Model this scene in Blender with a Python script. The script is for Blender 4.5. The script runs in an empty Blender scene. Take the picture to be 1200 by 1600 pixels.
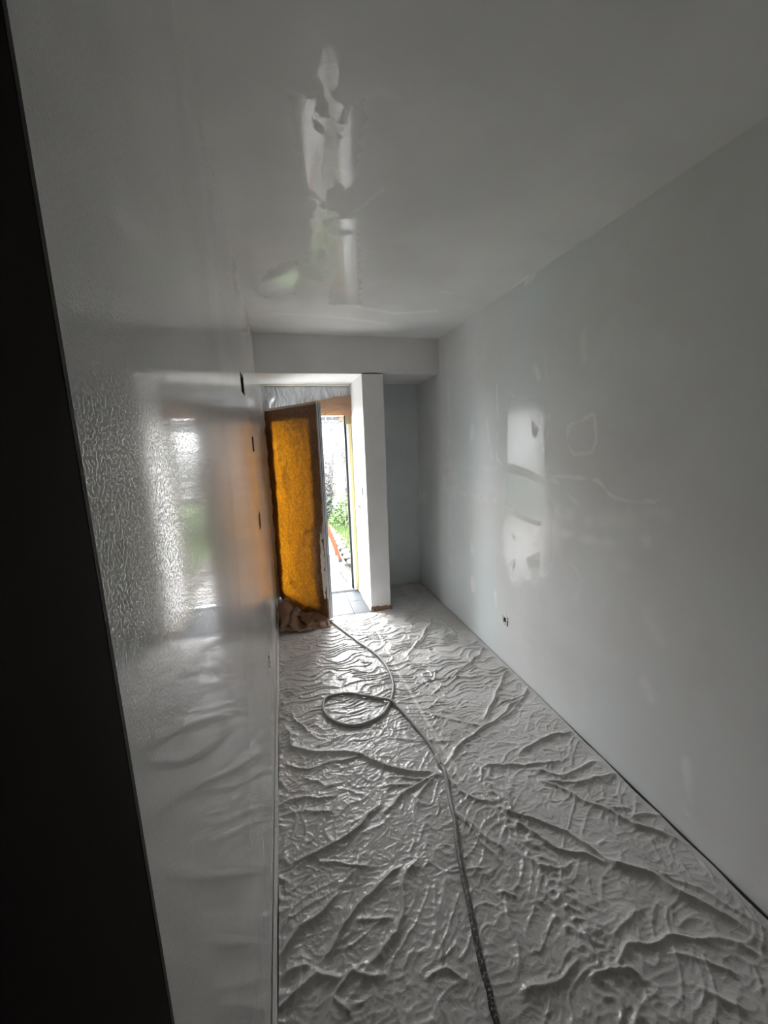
import bpy, bmesh, math, random
import numpy as np
from mathutils import Vector, Matrix

S = bpy.context.scene
COL = S.collection
random.seed(7)
RNG = np.random.default_rng(11)

# ---------------------------------------------------------------- camera
FPX = 620.114
CAM = np.array([0.1419, 0.0, 1.5983])
YAW, PITCH, ROLL = 0.2483, -0.1732, -0.0354
_f = np.array([math.sin(YAW)*math.cos(PITCH), math.cos(YAW)*math.cos(PITCH), math.sin(PITCH)])
_r = np.array([math.cos(YAW), -math.sin(YAW), 0.0])
_u = np.cross(_r, _f)
_r, _u = _r*math.cos(ROLL)+_u*math.sin(ROLL), -_r*math.sin(ROLL)+_u*math.cos(ROLL)
cd = bpy.data.cameras.new('camera')
cam = bpy.data.objects.new('camera', cd); COL.objects.link(cam)
cd.sensor_fit = 'VERTICAL'; cd.sensor_height = 24.0; cd.lens = 24.0*FPX/1600.0
cd.clip_start = 0.01; cd.clip_end = 200
cam.matrix_world = Matrix(((_r[0], _u[0], -_f[0], CAM[0]), (_r[1], _u[1], -_f[1], CAM[1]),
                           (_r[2], _u[2], -_f[2], CAM[2]), (0, 0, 0, 1)))
S.camera = cam

# ---------------------------------------------------------------- world: overcast sky
SKY_STRENGTH = 1.0
w = bpy.data.worlds.new('overcast_sky'); S.world = w; w.use_nodes = True
nt = w.node_tree; nt.nodes.clear()
wo = nt.nodes.new('ShaderNodeOutputWorld'); bg = nt.nodes.new('ShaderNodeBackground')
tc = nt.nodes.new('ShaderNodeTexCoord'); sx = nt.nodes.new('ShaderNodeSeparateXYZ')
mr = nt.nodes.new('ShaderNodeMapRange'); mr.inputs[1].default_value = 0.0; mr.inputs[2].default_value = 1.0
mr.inputs[3].default_value = 1.0; mr.inputs[4].default_value = 1.0
mx = nt.nodes.new('ShaderNodeVectorMath'); mx.operation = 'SCALE'; mx.inputs[0].default_value = (0.97, 0.985, 1.0)
nt.links.new(tc.outputs['Generated'], sx.inputs[0]); nt.links.new(sx.outputs[2], mr.inputs[0])
nt.links.new(mr.outputs[0], mx.inputs['Scale']); nt.links.new(mx.outputs[0], bg.inputs[0])
bg.inputs[1].default_value = SKY_STRENGTH; nt.links.new(bg.outputs[0], wo.inputs[0])

# ---------------------------------------------------------------- colour management / light paths
vs = S.view_settings
vs.view_transform = 'Standard'; vs.look = 'None'; vs.gamma = 1.0; vs.use_curve_mapping = False
vs.exposure = 5.15
S.cycles.max_bounces = 10; S.cycles.diffuse_bounces = 8; S.cycles.glossy_bounces = 4
S.cycles.transparent_max_bounces = 12; S.cycles.transmission_bounces = 8
S.cycles.sample_clamp_indirect = 8.0; S.cycles.caustics_reflective = True

# portal in the open doorway: only steers the sampling of the sky, adds no light
pd = bpy.data.lights.new('doorway_portal', 'AREA'); pd.shape = 'RECTANGLE'; pd.size = 0.9; pd.size_y = 2.0
pd.cycles.is_portal = True
po = bpy.data.objects.new('doorway_portal', pd); COL.objects.link(po)
po.location = (0.44, 4.33, 0.97); po.rotation_euler = (-math.pi/2, 0, 0)

# ---------------------------------------------------------------- room dimensions (metres)
H = 2.5; W = 1.597; Y0 = 0.20; Y1 = 3.524; Y2 = 4.137; ZB = 2.191; XP1 = 0.878; XP2 = 1.069
YOUT = 4.28; ZG = -0.05

def ray(px, py):
    return _r*(px-600)/FPX + _u*(800-py)/FPX + _f
def hit(px, py, axis, v):
    d = ray(px, py); return CAM + d*(v-CAM[axis])/d[axis]
def floor_pt(px, py, z=0.0): return hit(px, py, 2, z)

# ---------------------------------------------------------------- helpers
def tag(o, label=None, cat=None, group=None, kind=None):
    if label: o['label'] = label
    if cat: o['category'] = cat
    if group: o['group'] = group
    if kind: o['kind'] = kind
    return o
def link(name, me, m=None, parent=None, smooth=False):
    o = bpy.data.objects.new(name, me); COL.objects.link(o)
    if m is not None and not me.materials: me.materials.append(m)
    if parent is not None: o.parent = parent
    if smooth: me.polygons.foreach_set('use_smooth', [True]*len(me.polygons))
    return o
def mesh(name, V, F):
    me = bpy.data.meshes.new(name); me.from_pydata([tuple(map(float, v)) for v in V], [], [tuple(f) for f in F]); me.update(); return me
def empty(name, loc=(0, 0, 0)):
    o = bpy.data.objects.new(name, None); COL.objects.link(o); o.location = loc; o.empty_display_size = 0.1; return o
class MB:
    def __init__(s): s.V = []; s.F = []
    def box(s, a, b, M=None):
        n = len(s.V); x0, y0, z0 = a; x1, y1, z1 = b
        P = [(x0, y0, z0), (x1, y0, z0), (x1, y1, z0), (x0, y1, z0), (x0, y0, z1), (x1, y0, z1), (x1, y1, z1), (x0, y1, z1)]
        if M is not None: P = [tuple(M @ Vector(p)) for p in P]
        s.V += P
        s.F += [tuple(n+i for i in f) for f in ((0, 3, 2, 1), (4, 5, 6, 7), (0, 1, 5, 4), (1, 2, 6, 5), (2, 3, 7, 6), (3, 0, 4, 7))]
        return s
    def tube(s, pts, rad, n=8, cap=True):
        pts = [np.array(p, float) for p in pts]; N = len(pts)
        if np.isscalar(rad): rad = [rad]*N
        t = [pts[min(i+1, N-1)]-pts[max(i-1, 0)] for i in range(N)]
        t = [v/(np.linalg.norm(v)+1e-12) for v in t]
        ref = np.array([0, 0, 1.0]) if abs(t[0][2]) < .9 else np.array([1.0, 0, 0])
        a = np.cross(t[0], ref); a /= np.linalg.norm(a); base = len(s.V)
        for i in range(N):
            a = a - t[i]*(a@t[i]); a /= np.linalg.norm(a)+1e-12; b = np.cross(t[i], a)
            for k in range(n):
                th = 2*math.pi*k/n; s.V.append(tuple(pts[i]+rad[i]*(a*math.cos(th)+b*math.sin(th))))
        for i in range(N-1):
            for k in range(n):
                k2 = (k+1) % n; o = base+i*n
                s.F.append((o+k, o+k2, o+n+k2, o+n+k))
        if cap:
            s.F.append(tuple(base+k for k in reversed(range(n)))); s.F.append(tuple(base+(N-1)*n+k for k in range(n)))
        return s
    def cyl(s, c, axis, r, h, n=20):
        c = np.array(c, float); axis = np.array(axis, float); return s.tube([c, c+axis*h], r, n)
    def build(s, name, m, parent=None, smooth=False, bevel=0.0):
        me = mesh(name, s.V, s.F)
        if bevel:
            bm = bmesh.new(); bm.from_mesh(me)
            bmesh.ops.bevel(bm, geom=bm.edges[:], offset=bevel, segments=2, affect='EDGES', clamp_overlap=True)
            bm.to_mesh(me); bm.free()
        return link(name, me, m, parent, smooth)
def grid_mesh(name, X, Y, Z, keep=None):
    """mesh from 2-D arrays of coordinates; keep = boolean mask of quads"""
    ny, nx = X.shape; V = np.stack([X, Y, Z], -1).reshape(-1, 3)
    idx = np.arange(nx*ny).reshape(ny, nx)
    Q = np.stack([idx[:-1, :-1], idx[:-1, 1:], idx[1:, 1:], idx[1:, :-1]], -1)
    Q = Q.reshape(-1, 4) if keep is None else Q[keep]
    me = bpy.data.meshes.new(name)
    me.vertices.add(len(V)); me.vertices.foreach_set('co', V.ravel().astype(np.float32))
    me.loops.add(len(Q)*4); me.loops.foreach_set('vertex_index', Q.ravel().astype(np.int32))
    me.polygons.add(len(Q)); me.polygons.foreach_set('loop_start', np.arange(0, len(Q)*4, 4, dtype=np.int32))
    me.update(calc_edges=True); me.validate(); return me
def set_attr(me, name, val):
    a = me.attributes.new(name, 'FLOAT', 'POINT'); a.data.foreach_set('value', val.ravel().astype(np.float32))

_perm = RNG.integers(0, 1 << 30, 4096)
def _hash(i, j, s):
    return (_perm[(i*73+_perm[(j*151+s*977) & 4095]) & 4095] & 0xffff)/65535.0
def noise(x, y, s=0):
    x = np.asarray(x, float); y = np.asarray(y, float)
    i = np.floor(x).astype(np.int64); j = np.floor(y).astype(np.int64); fx = x-i; fy = y-j
    u = fx*fx*fx*(fx*(fx*6-15)+10); v = fy*fy*fy*(fy*(fy*6-15)+10)
    def g(a, b, dx, dy):
        th = _hash(a, b, s)*2*math.pi; return np.cos(th)*dx+np.sin(th)*dy
    a = g(i, j, fx, fy); b = g(i+1, j, fx-1, fy); c = g(i, j+1, fx, fy-1); d = g(i+1, j+1, fx-1, fy-1)
    return 1.5*((a*(1-u)+b*u)*(1-v)+(c*(1-u)+d*u)*v)
def fbm(x, y, s=0, o=3):
    t = 0; a = 1
    for k in range(o): t = t+a*noise(x*2**k, y*2**k, s+k*17); a *= .5
    return t
def seg_dist(X, Y, pts):
    """distance to a polyline and the running parameter 0..1 along it"""
    best = np.full(X.shape, 1e9); par = np.zeros(X.shape)
    L = [0]
    for a, b in zip(pts[:-1], pts[1:]): L.append(L[-1]+math.dist(a, b))
    for k, (a, b) in enumerate(zip(pts[:-1], pts[1:])):
        dx, dy = b[0]-a[0], b[1]-a[1]; l2 = dx*dx+dy*dy+1e-12
        t = np.clip(((X-a[0])*dx+(Y-a[1])*dy)/l2, 0, 1)
        d = np.hypot(X-a[0]-t*dx, Y-a[1]-t*dy); m = d < best
        best = np.where(m, d, best); par = np.where(m, (L[k]+t*math.sqrt(l2))/L[-1], par)
    return best, par
def poly_sdf(X, Y, P):
    """signed distance, positive inside"""
    inside = np.zeros(X.shape, bool); d = np.full(X.shape, 1e9)
    for a, b in zip(P, P[1:]+P[:1]):
        dx, dy = b[0]-a[0], b[1]-a[1]; l2 = dx*dx+dy*dy+1e-12
        t = np.clip(((X-a[0])*dx+(Y-a[1])*dy)/l2, 0, 1)
        d = np.minimum(d, np.hypot(X-a[0]-t*dx, Y-a[1]-t*dy))
        c = ((a[1] > Y) != (b[1] > Y)) & (X < dx*(Y-a[1])/(dy if abs(dy) > 1e-12 else 1e-12)+a[0])
        inside ^= c
    return np.where(inside, d, -d)

# ---------------------------------------------------------------- materials
def new_mat(name):
    m = bpy.data.materials.new(name); m.use_nodes = True; nt = m.node_tree
    b = nt.nodes['Principled BSDF']; return m, nt, b
def N(nt, t, **kw):
    n = nt.nodes.new(t)
    for k, v in kw.items(): setattr(n, k, v)
    return n
def math_n(nt, op, a, b=None, clamp=False):
    n = nt.nodes.new('ShaderNodeMath'); n.operation = op; n.use_clamp = clamp
    for i, v in enumerate((a, b)):
        if v is None: continue
        if isinstance(v, (int, float)): n.inputs[i].default_value = v
        else: nt.links.new(v, n.inputs[i])
    return n.outputs[0]
def mixc(nt, fac, a, b):
    n = nt.nodes.new('ShaderNodeMix'); n.data_type = 'RGBA'
    for s, v in ((0, fac), (6, a), (7, b)):
        if isinstance(v, (tuple, list)): n.inputs[s].default_value = (*v, 1)
        elif isinstance(v, (int, float)): n.inputs[s].default_value = v
        else: nt.links.new(v, n.inputs[s])
    return n.outputs[2]
def noise_n(nt, scale, detail=3, rough=.5, vec=None, dist=0.0):
    n = nt.nodes.new('ShaderNodeTexNoise'); n.inputs['Scale'].default_value = scale
    n.inputs['Detail'].default_value = detail; n.inputs['Roughness'].default_value = rough; n.inputs['Distortion'].default_value = dist
    if vec is not None: nt.links.new(vec, n.inputs['Vector'])
    return n.outputs[0]
def smooth(nt, v, a, b):
    n = nt.nodes.new('ShaderNodeMapRange'); n.interpolation_type = 'SMOOTHSTEP'
    n.inputs[1].default_value = a; n.inputs[2].default_value = b; nt.links.new(v, n.inputs[0]); return n.outputs[0]
def remap(nt, v, a, b, c, d):
    n = nt.nodes.new('ShaderNodeMapRange')
    for i, q in enumerate((a, b, c, d)): n.inputs[i+1].default_value = q
    nt.links.new(v, n.inputs[0]); return n.outputs[0]
def bump(nt, bsdf, h, strength, dist):
    n = nt.nodes.new('ShaderNodeBump'); n.inputs['Distance'].default_value = dist
    if isinstance(strength, (int, float)): n.inputs['Strength'].default_value = strength
    else: nt.links.new(strength, n.inputs['Strength'])
    nt.links.new(h, n.inputs['Height']); nt.links.new(n.outputs[0], bsdf.inputs['Normal']); return n
def objco(nt): return nt.nodes.new('ShaderNodeTexCoord').outputs['Object']

def simple(name, col, rough=.6, var=.12, scale=12, spec=.5, metallic=0.0, bmp=0.0, bscale=60):
    m, nt, b = new_mat(name); co = objco(nt)
    f = noise_n(nt, scale, 4, .6, co)
    c2 = tuple(max(0, c*(1-var)) for c in col); c1 = tuple(min(1, c*(1+var)) for c in col)
    nt.links.new(mixc(nt, f, c2, c1), b.inputs['Base Color'])
    b.inputs['Roughness'].default_value = rough; b.inputs['Specular IOR Level'].default_value = spec; b.inputs['Metallic'].default_value = metallic
    if bmp: bump(nt, b, noise_n(nt, bscale, 3, .6, co), bmp, .004)
    return m

def paint(name, col, dry, wet, wetall=False, bump_scale=300, tint=None, wet_b=.35, edge=.3, coat=.5, soft=.08):
    """fresh wall paint; attribute 'wet' marks where it has not dried yet, 'filler' marks sanded filler"""
    m, nt, b = new_mat(name); co = objco(nt)
    aw = N(nt, 'ShaderNodeAttribute', attribute_name='wet').outputs['Fac']
    af = N(nt, 'ShaderNodeAttribute', attribute_name='filler').outputs['Fac']
    n1 = noise_n(nt, 17, 6, .68, co, .9); n2 = noise_n(nt, 2.2, 4, .55, co); n3 = noise_n(nt, bump_scale, 2, .5, co); n3 = math_n(nt, 'ADD', smooth(nt, n3, .50, .66), math_n(nt, 'MULTIPLY', n3, .25))
    v = math_n(nt, 'ADD', aw, math_n(nt, 'MULTIPLY', math_n(nt, 'SUBTRACT', n1, .5), edge))
    wm = smooth(nt, v, .5-soft, .5+soft)
    fm = smooth(nt, math_n(nt, 'ADD', af, math_n(nt, 'MULTIPLY', math_n(nt, 'SUBTRACT', n1, .5), .25)), .15, .65)
    base = mixc(nt, smooth(nt, n2, .35, .65), tuple(c*.95 for c in col), tuple(min(1, c*1.03) for c in col))
    if tint: base = mixc(nt, smooth(nt, noise_n(nt, 1.1, 3, .5, co), .4, .65), base, tint)
    base = mixc(nt, math_n(nt, 'MULTIPLY', fm, .8), base, (.88, .87, .855))
    nt.links.new(base, b.inputs['Base Color'])
    r = nt.nodes.new('ShaderNodeMix'); r.data_type = 'FLOAT'; nt.links.new(wm, r.inputs[0])
    nt.links.new(remap(nt, n2, .3, .7, dry*.92, dry*1.08), r.inputs[2]); r.inputs[3].default_value = wet
    nt.links.new(r.outputs[0], b.inputs['Roughness'])
    b.inputs['Specular IOR Level'].default_value = coat
    st = remap(nt, wm, 0, 1, .08, wet_b)
    bump(nt, b, n3, st, .0012)
    return m

M = {}
M['paint_left'] = paint('fresh gloss paint on the left wall', (.79, .785, .775), .12, .055, bump_scale=255, wet_b=.175, edge=.5)
M['paint_right'] = paint('drying paint on the right wall', (.74, .745, .74), .48, .145, bump_scale=260, tint=(.70, .745, .75), wet_b=.14, edge=.7, soft=.14)
M['paint_ceiling'] = paint('drying paint on the ceiling', (.77, .77, .76), .46, .05, bump_scale=250, wet_b=.13, edge=1.3, soft=.1)
M['paint_back'] = paint('white paint on the end wall', (.79, .78, .775), .50, .3, bump_scale=260)
M['paint_alcove'] = paint('blue-grey primer in the alcove', (.70, .74, .75), .55, .3, bump_scale=260)
M['dark_wood'] = simple('dark stained wood', (.012, .007, .0045), .7, .25, 30, spec=.06)
M['jamb_edge'] = simple('painted frame edge', (.05, .048, .045), .6, spec=.2)
M['hall'] = simple('unlit hall plaster', (.25, .23, .21), .8)
M['screed'] = simple('grey screed', (.16, .16, .165), .9, .2, 20, bmp=.3)
M['box_grey'] = simple('grey plastic box', (.07, .075, .075), .5)
M['dark_gap'] = simple('near-black gap fill', (.02, .022, .025), .9)
M['plaster'] = simple('crumbly plaster', (.88, .88, .86), .9, .15, 80, bmp=.6, bscale=200)
M['brass'] = simple('dull brass', (.55, .42, .2), .45, .2, 60, metallic=.6)
M['white_frame'] = simple('white door lacquer', (.74, .75, .77), .35, .04)
M['grey_seal'] = simple('grey rubber seal', (.16, .17, .19), .5)
M['black_seal'] = simple('black rubber gasket', (.012, .012, .016), .5)
M['aluminium'] = simple('brushed aluminium', (.62, .64, .66), .35, .06, 40, metallic=.7)
M['slate'] = simple('blue-grey slate tile', (.055, .062, .071), .6, .3, 7, .3, bmp=.2, bscale=40)
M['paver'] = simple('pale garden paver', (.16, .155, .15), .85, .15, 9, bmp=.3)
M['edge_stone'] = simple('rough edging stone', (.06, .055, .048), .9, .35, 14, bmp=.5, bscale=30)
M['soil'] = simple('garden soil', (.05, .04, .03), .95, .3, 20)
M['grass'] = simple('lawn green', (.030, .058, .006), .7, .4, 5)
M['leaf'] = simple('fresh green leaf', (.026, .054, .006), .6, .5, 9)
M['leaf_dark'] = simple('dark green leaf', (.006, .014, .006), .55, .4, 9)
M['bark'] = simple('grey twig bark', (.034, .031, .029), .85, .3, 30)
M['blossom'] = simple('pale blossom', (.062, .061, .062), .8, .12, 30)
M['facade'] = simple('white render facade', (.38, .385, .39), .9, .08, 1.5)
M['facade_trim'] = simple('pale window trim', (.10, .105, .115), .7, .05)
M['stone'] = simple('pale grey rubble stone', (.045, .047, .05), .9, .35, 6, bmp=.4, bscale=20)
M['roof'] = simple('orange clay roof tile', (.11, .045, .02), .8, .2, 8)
M['ladder_orange'] = simple('orange lacquered rail', (.10, .022, .004), .45, .08)
M['ladder_yellow'] = simple('yellow lacquered rail', (.10, .075, .02), .45, .08)
M['black_plastic'] = simple('black plastic', (.015, .015, .015), .5)
M['tape_yellow'] = simple('pale yellow masking tape', (.62, .54, .27), .6, .06, 30)
M['tape_cream'] = simple('cream masking tape', (.76, .72, .62), .6, .08, 30)
M['tape_white'] = simple('white tape', (.70, .68, .655), .45, .05, 30)
M['skirt'] = simple('white painted floor strip', (.78, .79, .78), .3, .05, 20)
M['pink_paper'] = simple('pinkish paper scrap', (.62, .45, .40), .8, .1)
M['floor_board'] = simple('hall floor', (.12, .10, .08), .6)

def sheet_mat(name, col, trans, rough=.6, mott=0.0, tcol=None, bscale=25, bstr=.3, transp=0.0, gloss=.06, scale=170):
    """thin sheet: part of the light is reflected, part shines through"""
    m, nt, b = new_mat(name); nt.nodes.remove(b); out = nt.nodes['Material Output']; co = objco(nt)
    d = N(nt, 'ShaderNodeBsdfDiffuse'); t = N(nt, 'ShaderNodeBsdfTranslucent'); g = N(nt, 'ShaderNodeBsdfGlossy'); g.inputs['Roughness'].default_value = rough
    f = noise_n(nt, 8, 4, .6, co); c = mixc(nt, f, tuple(x*.85 for x in col), tuple(min(1, x*1.12) for x in col))
    nt.links.new(c, d.inputs[0])
    tcol = tcol or col
    if mott:
        k = smooth(nt, noise_n(nt, scale, 2, .5, co, .6), .42, .62)
        nt.links.new(mixc(nt, k, tuple(x*(1-mott) for x in tcol), tcol), t.inputs[0])
    else: t.inputs[0].default_value = (*tcol, 1)
    m1 = N(nt, 'ShaderNodeMixShader'); m1.inputs[0].default_value = trans
    nt.links.new(d.outputs[0], m1.inputs[1]); nt.links.new(t.outputs[0], m1.inputs[2])
    m2 = N(nt, 'ShaderNodeMixShader'); m2.inputs[0].default_value = gloss
    nt.links.new(m1.outputs[0], m2.inputs[1]); nt.links.new(g.outputs[0], m2.inputs[2])
    last = m2.outputs[0]
    if transp:
        tr = N(nt, 'ShaderNodeBsdfTransparent'); m3 = N(nt, 'ShaderNodeMixShader'); m3.inputs[0].default_value = transp
        nt.links.new(last, m3.inputs[1]); nt.links.new(tr.outputs[0], m3.inputs[2]); last = m3.outputs[0]
    bn = N(nt, 'ShaderNodeBump'); bn.inputs['Strength'].default_value = bstr; bn.inputs['Distance'].default_value = .004
    nt.links.new(noise_n(nt, bscale, 3, .6, co), bn.inputs['Height'])
    for q in (d, g): nt.links.new(bn.outputs[0], q.inputs['Normal'])
    nt.links.new(last, out.inputs[0]); return m
M['kraft_glow'] = sheet_mat('kraft masking paper on glass', (.30, .17, .09), .55, .5, .6, (.40, .145, .006), scale=52)
M['kraft'] = sheet_mat('brown kraft paper', (.36, .22, .14), .3, .5, 0, (.45, .2, .07))
M['kraft_cream'] = sheet_mat('cream kraft paper', (.62, .50, .36), .15, .5)
M['film'] = sheet_mat('clear masking film', (.62, .64, .66), .3, .18, 0, (.7, .72, .74), 18, .4, .12, .28)

def glass_mat():
    m, nt, b = new_mat('door glass'); nt.nodes.remove(b); out = nt.nodes['Material Output']
    t = N(nt, 'ShaderNodeBsdfTransparent'); t.inputs[0].default_value = (.93, .96, .95, 1); g = N(nt, 'ShaderNodeBsdfGlossy'); g.inputs['Roughness'].default_value = .02
    fr = N(nt, 'ShaderNodeFresnel'); fr.inputs[0].default_value = 1.5; mx = N(nt, 'ShaderNodeMixShader')
    nt.links.new(fr.outputs[0], mx.inputs[0]); nt.links.new(t.outputs[0], mx.inputs[1]); nt.links.new(g.outputs[0], mx.inputs[2]); nt.links.new(mx.outputs[0], out.inputs[0])
    return m
M['glass'] = glass_mat()

def drop_mat():
    m, nt, b = new_mat('plastic drop sheet'); co = objco(nt)
    n1 = noise_n(nt, 3.0, 4, .6, co); n2 = noise_n(nt, 45, 4, .6, co, .8); n3 = noise_n(nt, 300, 2, .5, co)
    c = mixc(nt, smooth(nt, n1, .35, .7), (.48, .465, .45), (.56, .55, .54))
    sp = smooth(nt, n3, .74, .80)
    c = mixc(nt, math_n(nt, 'MULTIPLY', sp, .5), c, (.85, .85, .83))
    nt.links.new(c, b.inputs['Base Color'])
    nt.links.new(remap(nt, n1, .3, .7, .25, .38), b.inputs['Roughness'])
    b.inputs['Specular IOR Level'].default_value = .55
    # fine creases: thin ridges where two noise fields cross zero
    a1 = math_n(nt, 'ABSOLUTE', math_n(nt, 'SUBTRACT', noise_n(nt, 16, 2, .5, co, 1.2), .5)); a2 = math_n(nt, 'ABSOLUTE', math_n(nt, 'SUBTRACT', noise_n(nt, 38, 2, .5, co, .8), .5))
    h = math_n(nt, 'ADD', math_n(nt, 'MULTIPLY', smooth(nt, a1, .07, 0.0), 1.0), math_n(nt, 'MULTIPLY', smooth(nt, a2, .08, 0.0), .55))
    h = math_n(nt, 'ADD', h, math_n(nt, 'MULTIPLY', n2, .6))
    bump(nt, b, h, .17, .0035); return m
M['drop'] = drop_mat()

def hose_mat():
    m, nt, b = new_mat('paint hose rubber'); co = objco(nt)
    sp = N(nt, 'ShaderNodeSeparateXYZ'); nt.links.new(co, sp.inputs[0])
    n = noise_n(nt, 55, 4, .7, co); n2 = noise_n(nt, 130, 3, .6, co)
    near = smooth(nt, math_n(nt, 'ADD', sp.outputs[1], math_n(nt, 'MULTIPLY', n, -.9)), 1.1, .3)
    # worn black outer skin towards the pump end, grey sleeve further out
    c = mixc(nt, near, mixc(nt, n, (.26, .26, .25), (.40, .40, .39)), mixc(nt, smooth(nt, n2, .52, .64), (.012, .012, .014), (.32, .31, .29)))
    nt.links.new(c, b.inputs['Base Color']); b.inputs['Roughness'].default_value = .45
    bump(nt, b, n2, .4, .002); return m
M['hose'] = hose_mat()

# ================================================================ STRUCTURE
def wall_skin(o_name, U, Vv, pos, m, slab, wet=None, fil=None, holes=(), extra=None):
    """painted inner skin (subdivided, with attributes) + the body of the wall set back behind it"""
    UU, VV = np.meshgrid(U, Vv); P = pos(UU, VV)
    keep = np.ones((len(Vv)-1, len(U)-1), bool)
    uc = .5*(UU[:-1, :-1]+UU[1:, 1:]); vc = .5*(VV[:-1, :-1]+VV[1:, 1:])
    for h in holes: keep &= ~((uc > h[0]) & (uc < h[1]) & (vc > h[2]) & (vc < h[3]))
    me = grid_mesh(o_name, *P, keep=keep)
    n = len(me.vertices)
    bm = bmesh.new(); bm.from_mesh(me)
    for a, b in slab:
        r = bmesh.ops.create_cube(bm, size=1.0)
        for v in r['verts']: v.co = Vector([(a[i]+b[i])/2+v.co[i]*(b[i]-a[i]) for i in range(3)])
    bm.to_mesh(me); bm.free()
    tot = len(me.vertices)
    for nm, fn in (('wet', wet), ('filler', fil)):
        v = np.zeros(tot)
        if fn is not None: v[:n] = fn(UU, VV).ravel()
        set_attr(me, nm, v)
    return tag(link(o_name, me, m, smooth=False), kind='structure')
def lin(a, b, step): return np.linspace(a, b, max(2, int(round((b-a)/step))+1))

# --- left wall: x = 0, fresh gloss paint all over
BOXES_L = [(1.90, 2.07, 1.838, 1.930), (2.29, 2.45, 1.57, 1.66), (2.27, 2.42, 1.135, 1.23)]
def cut_axis(a, b, step, cuts):
    A = list(lin(a, b, step)); A += [c for c in cuts if a < c < b]; A = np.array(sorted(A)); return A[np.concatenate([[True], np.diff(A) > 1e-4])]
UL = cut_axis(Y0, YOUT, .03, [q for h in BOXES_L for q in h[:2]]+[2.02, 2.08]); VL = cut_axis(0, H, .03, [q for h in BOXES_L for q in h[2:]]+[.45, .51])
def wet_left(U, V):
    w_ = .78+.25*fbm(U*1.3, V*1.3, 3)
    w_ -= .25*np.clip((V-2.1)/.25, 0, 1)+.3*np.clip((.9-V)/.5, 0, 1)
    return w_
wall_skin('wall_left', UL, VL, lambda U, V: (0*U+.0002*fbm(U*1.5, V*2.2, 9), U, V), M['paint_left'],
          [((-.22, Y0-.3, -.2), (-.07, YOUT, H+.2))], wet=wet_left, holes=BOXES_L+[(2.02, 2.08, .45, .51)])

# --- right wall: x = W
SOCK_R = (2.340, 2.370, .312, .342)
UR = cut_axis(Y0-.0, Y2, .012, SOCK_R[:2]); VR = cut_axis(0, H, .012, SOCK_R[2:])
def wallR(px, py): p = hit(px, py, 0, W); return (p[1], p[2])
def PR(*pts): return [wallR(*p) for p in pts]
WET_R = PR((794, 618), (815, 625), (834, 622), (850, 650), (852, 760), (866, 790), (862, 880), (845, 908), (800, 905), (783, 860), (790, 760))
DRY_R = [PR((775, 722), (800, 724), (832, 737), (850, 748), (838, 753), (812, 743), (790, 738)),
         PR((785, 790), (797, 793), (815, 803), (848, 817), (842, 822), (815, 813), (795, 800)),
         PR((822, 872), (842, 862), (845, 880), (838, 905), (826, 892)), PR((830, 655), (842, 668), (838, 690), (832, 680)),
         PR((797, 828), (806, 840), (802, 844)), PR((795, 880), (806, 872), (804, 892))]
def wet_right(U, V):
    s = poly_sdf(U, V, WET_R); v = np.clip(.5+s/.10, 0, .85)
    for d in DRY_R: v = np.minimum(v, np.clip(.5-poly_sdf(U, V, d)/.02, 0, 1))
    return v
LINES_R = [(PR((776, 600), (778, 660), (776, 715), (785, 728)), .007, .8), (PR((760, 640), (764, 690), (768, 720)), .012, .5),
           (PR((858, 648), (857, 675), (850, 705)), .007, .7),
           (PR((893, 662), (912, 655), (929, 645), (932, 690), (925, 706), (897, 711), (886, 690), (888, 668), (893, 662)), .006, .8),
           (PR((833, 742), (880, 744), (935, 750), (955, 775), (985, 785), (1030, 782)), .007, .8), (PR((835, 745), (870, 752), (885, 770), (915, 800)), .01, .6),
           (PR((690, 725), (740, 735), (790, 728)), .04, .32), (PR((690, 765), (730, 772), (780, 785), (800, 800)), .04, .35), (PR((700, 745), (790, 770)), .05, .3),
           (PR((860, 830), (900, 838), (960, 845), (1010, 845)), .03, .5), (PR((870, 800), (940, 815), (1040, 805)), .05, .4),
           (PR((878, 875), (898, 885), (908, 905), (900, 935), (880, 920)), .012, .4), (PR((738, 668), (736, 690)), .03, .6), (PR((738, 838), (738, 860)), .03, .6),
           (PR((738, 900), (739, 920)), .024, 1.0), (PR((773, 920), (774, 945)), .02, .7), (PR((800, 905), (850, 900)), .05, .5), (PR((1010, 1070), (1014, 1090)), .035, .5),
           (PR((1072, 1190), (1075, 1270)), .02, .5), (PR((1010, 960), (1030, 1000), (1045, 990)), .05, .35), (PR((850, 545), (855, 600), (862, 640)), .012, .35),
           (PR((910, 520), (912, 560)), .03, .4), (PR((835, 570), (842, 590)), .02, .5), (PR((700, 560), (702, 760), (705, 900)), .05, .35),
           (PR((822, 440), (832, 430)), .02, 1.0), (PR((832, 428), (930, 362)), .006, .6)]
def fil_right(U, V):
    v = np.zeros(U.shape)
    for pts, w_, a in LINES_R:
        d, _ = seg_dist(U+.006*noise(U*25, V*25, 1), V+.006*noise(U*25, V*25, 2), pts); v = np.maximum(v, 1.1*a*np.exp(-(d/(1.5*w_))**2)*np.clip(.85+.9*noise(U*11, V*11, 77), .15, 1))
    v = np.maximum(v, .55*np.clip(fbm(U*2.3+3, V*2.6, 21), 0, 1)*np.exp(-((V-1.1)/.5)**2))
    return np.clip(v, 0, 1)
wall_skin('wall_right', UR, VR, lambda U, V: (W+.0004*fbm(U*1.6, V*1.6, 31), U, V), M['paint_right'],
          [((W+.07, Y0-.3, -.2), (W+.22, YOUT, H+.2))], wet=wet_right, fil=fil_right, holes=[SOCK_R])

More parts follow.
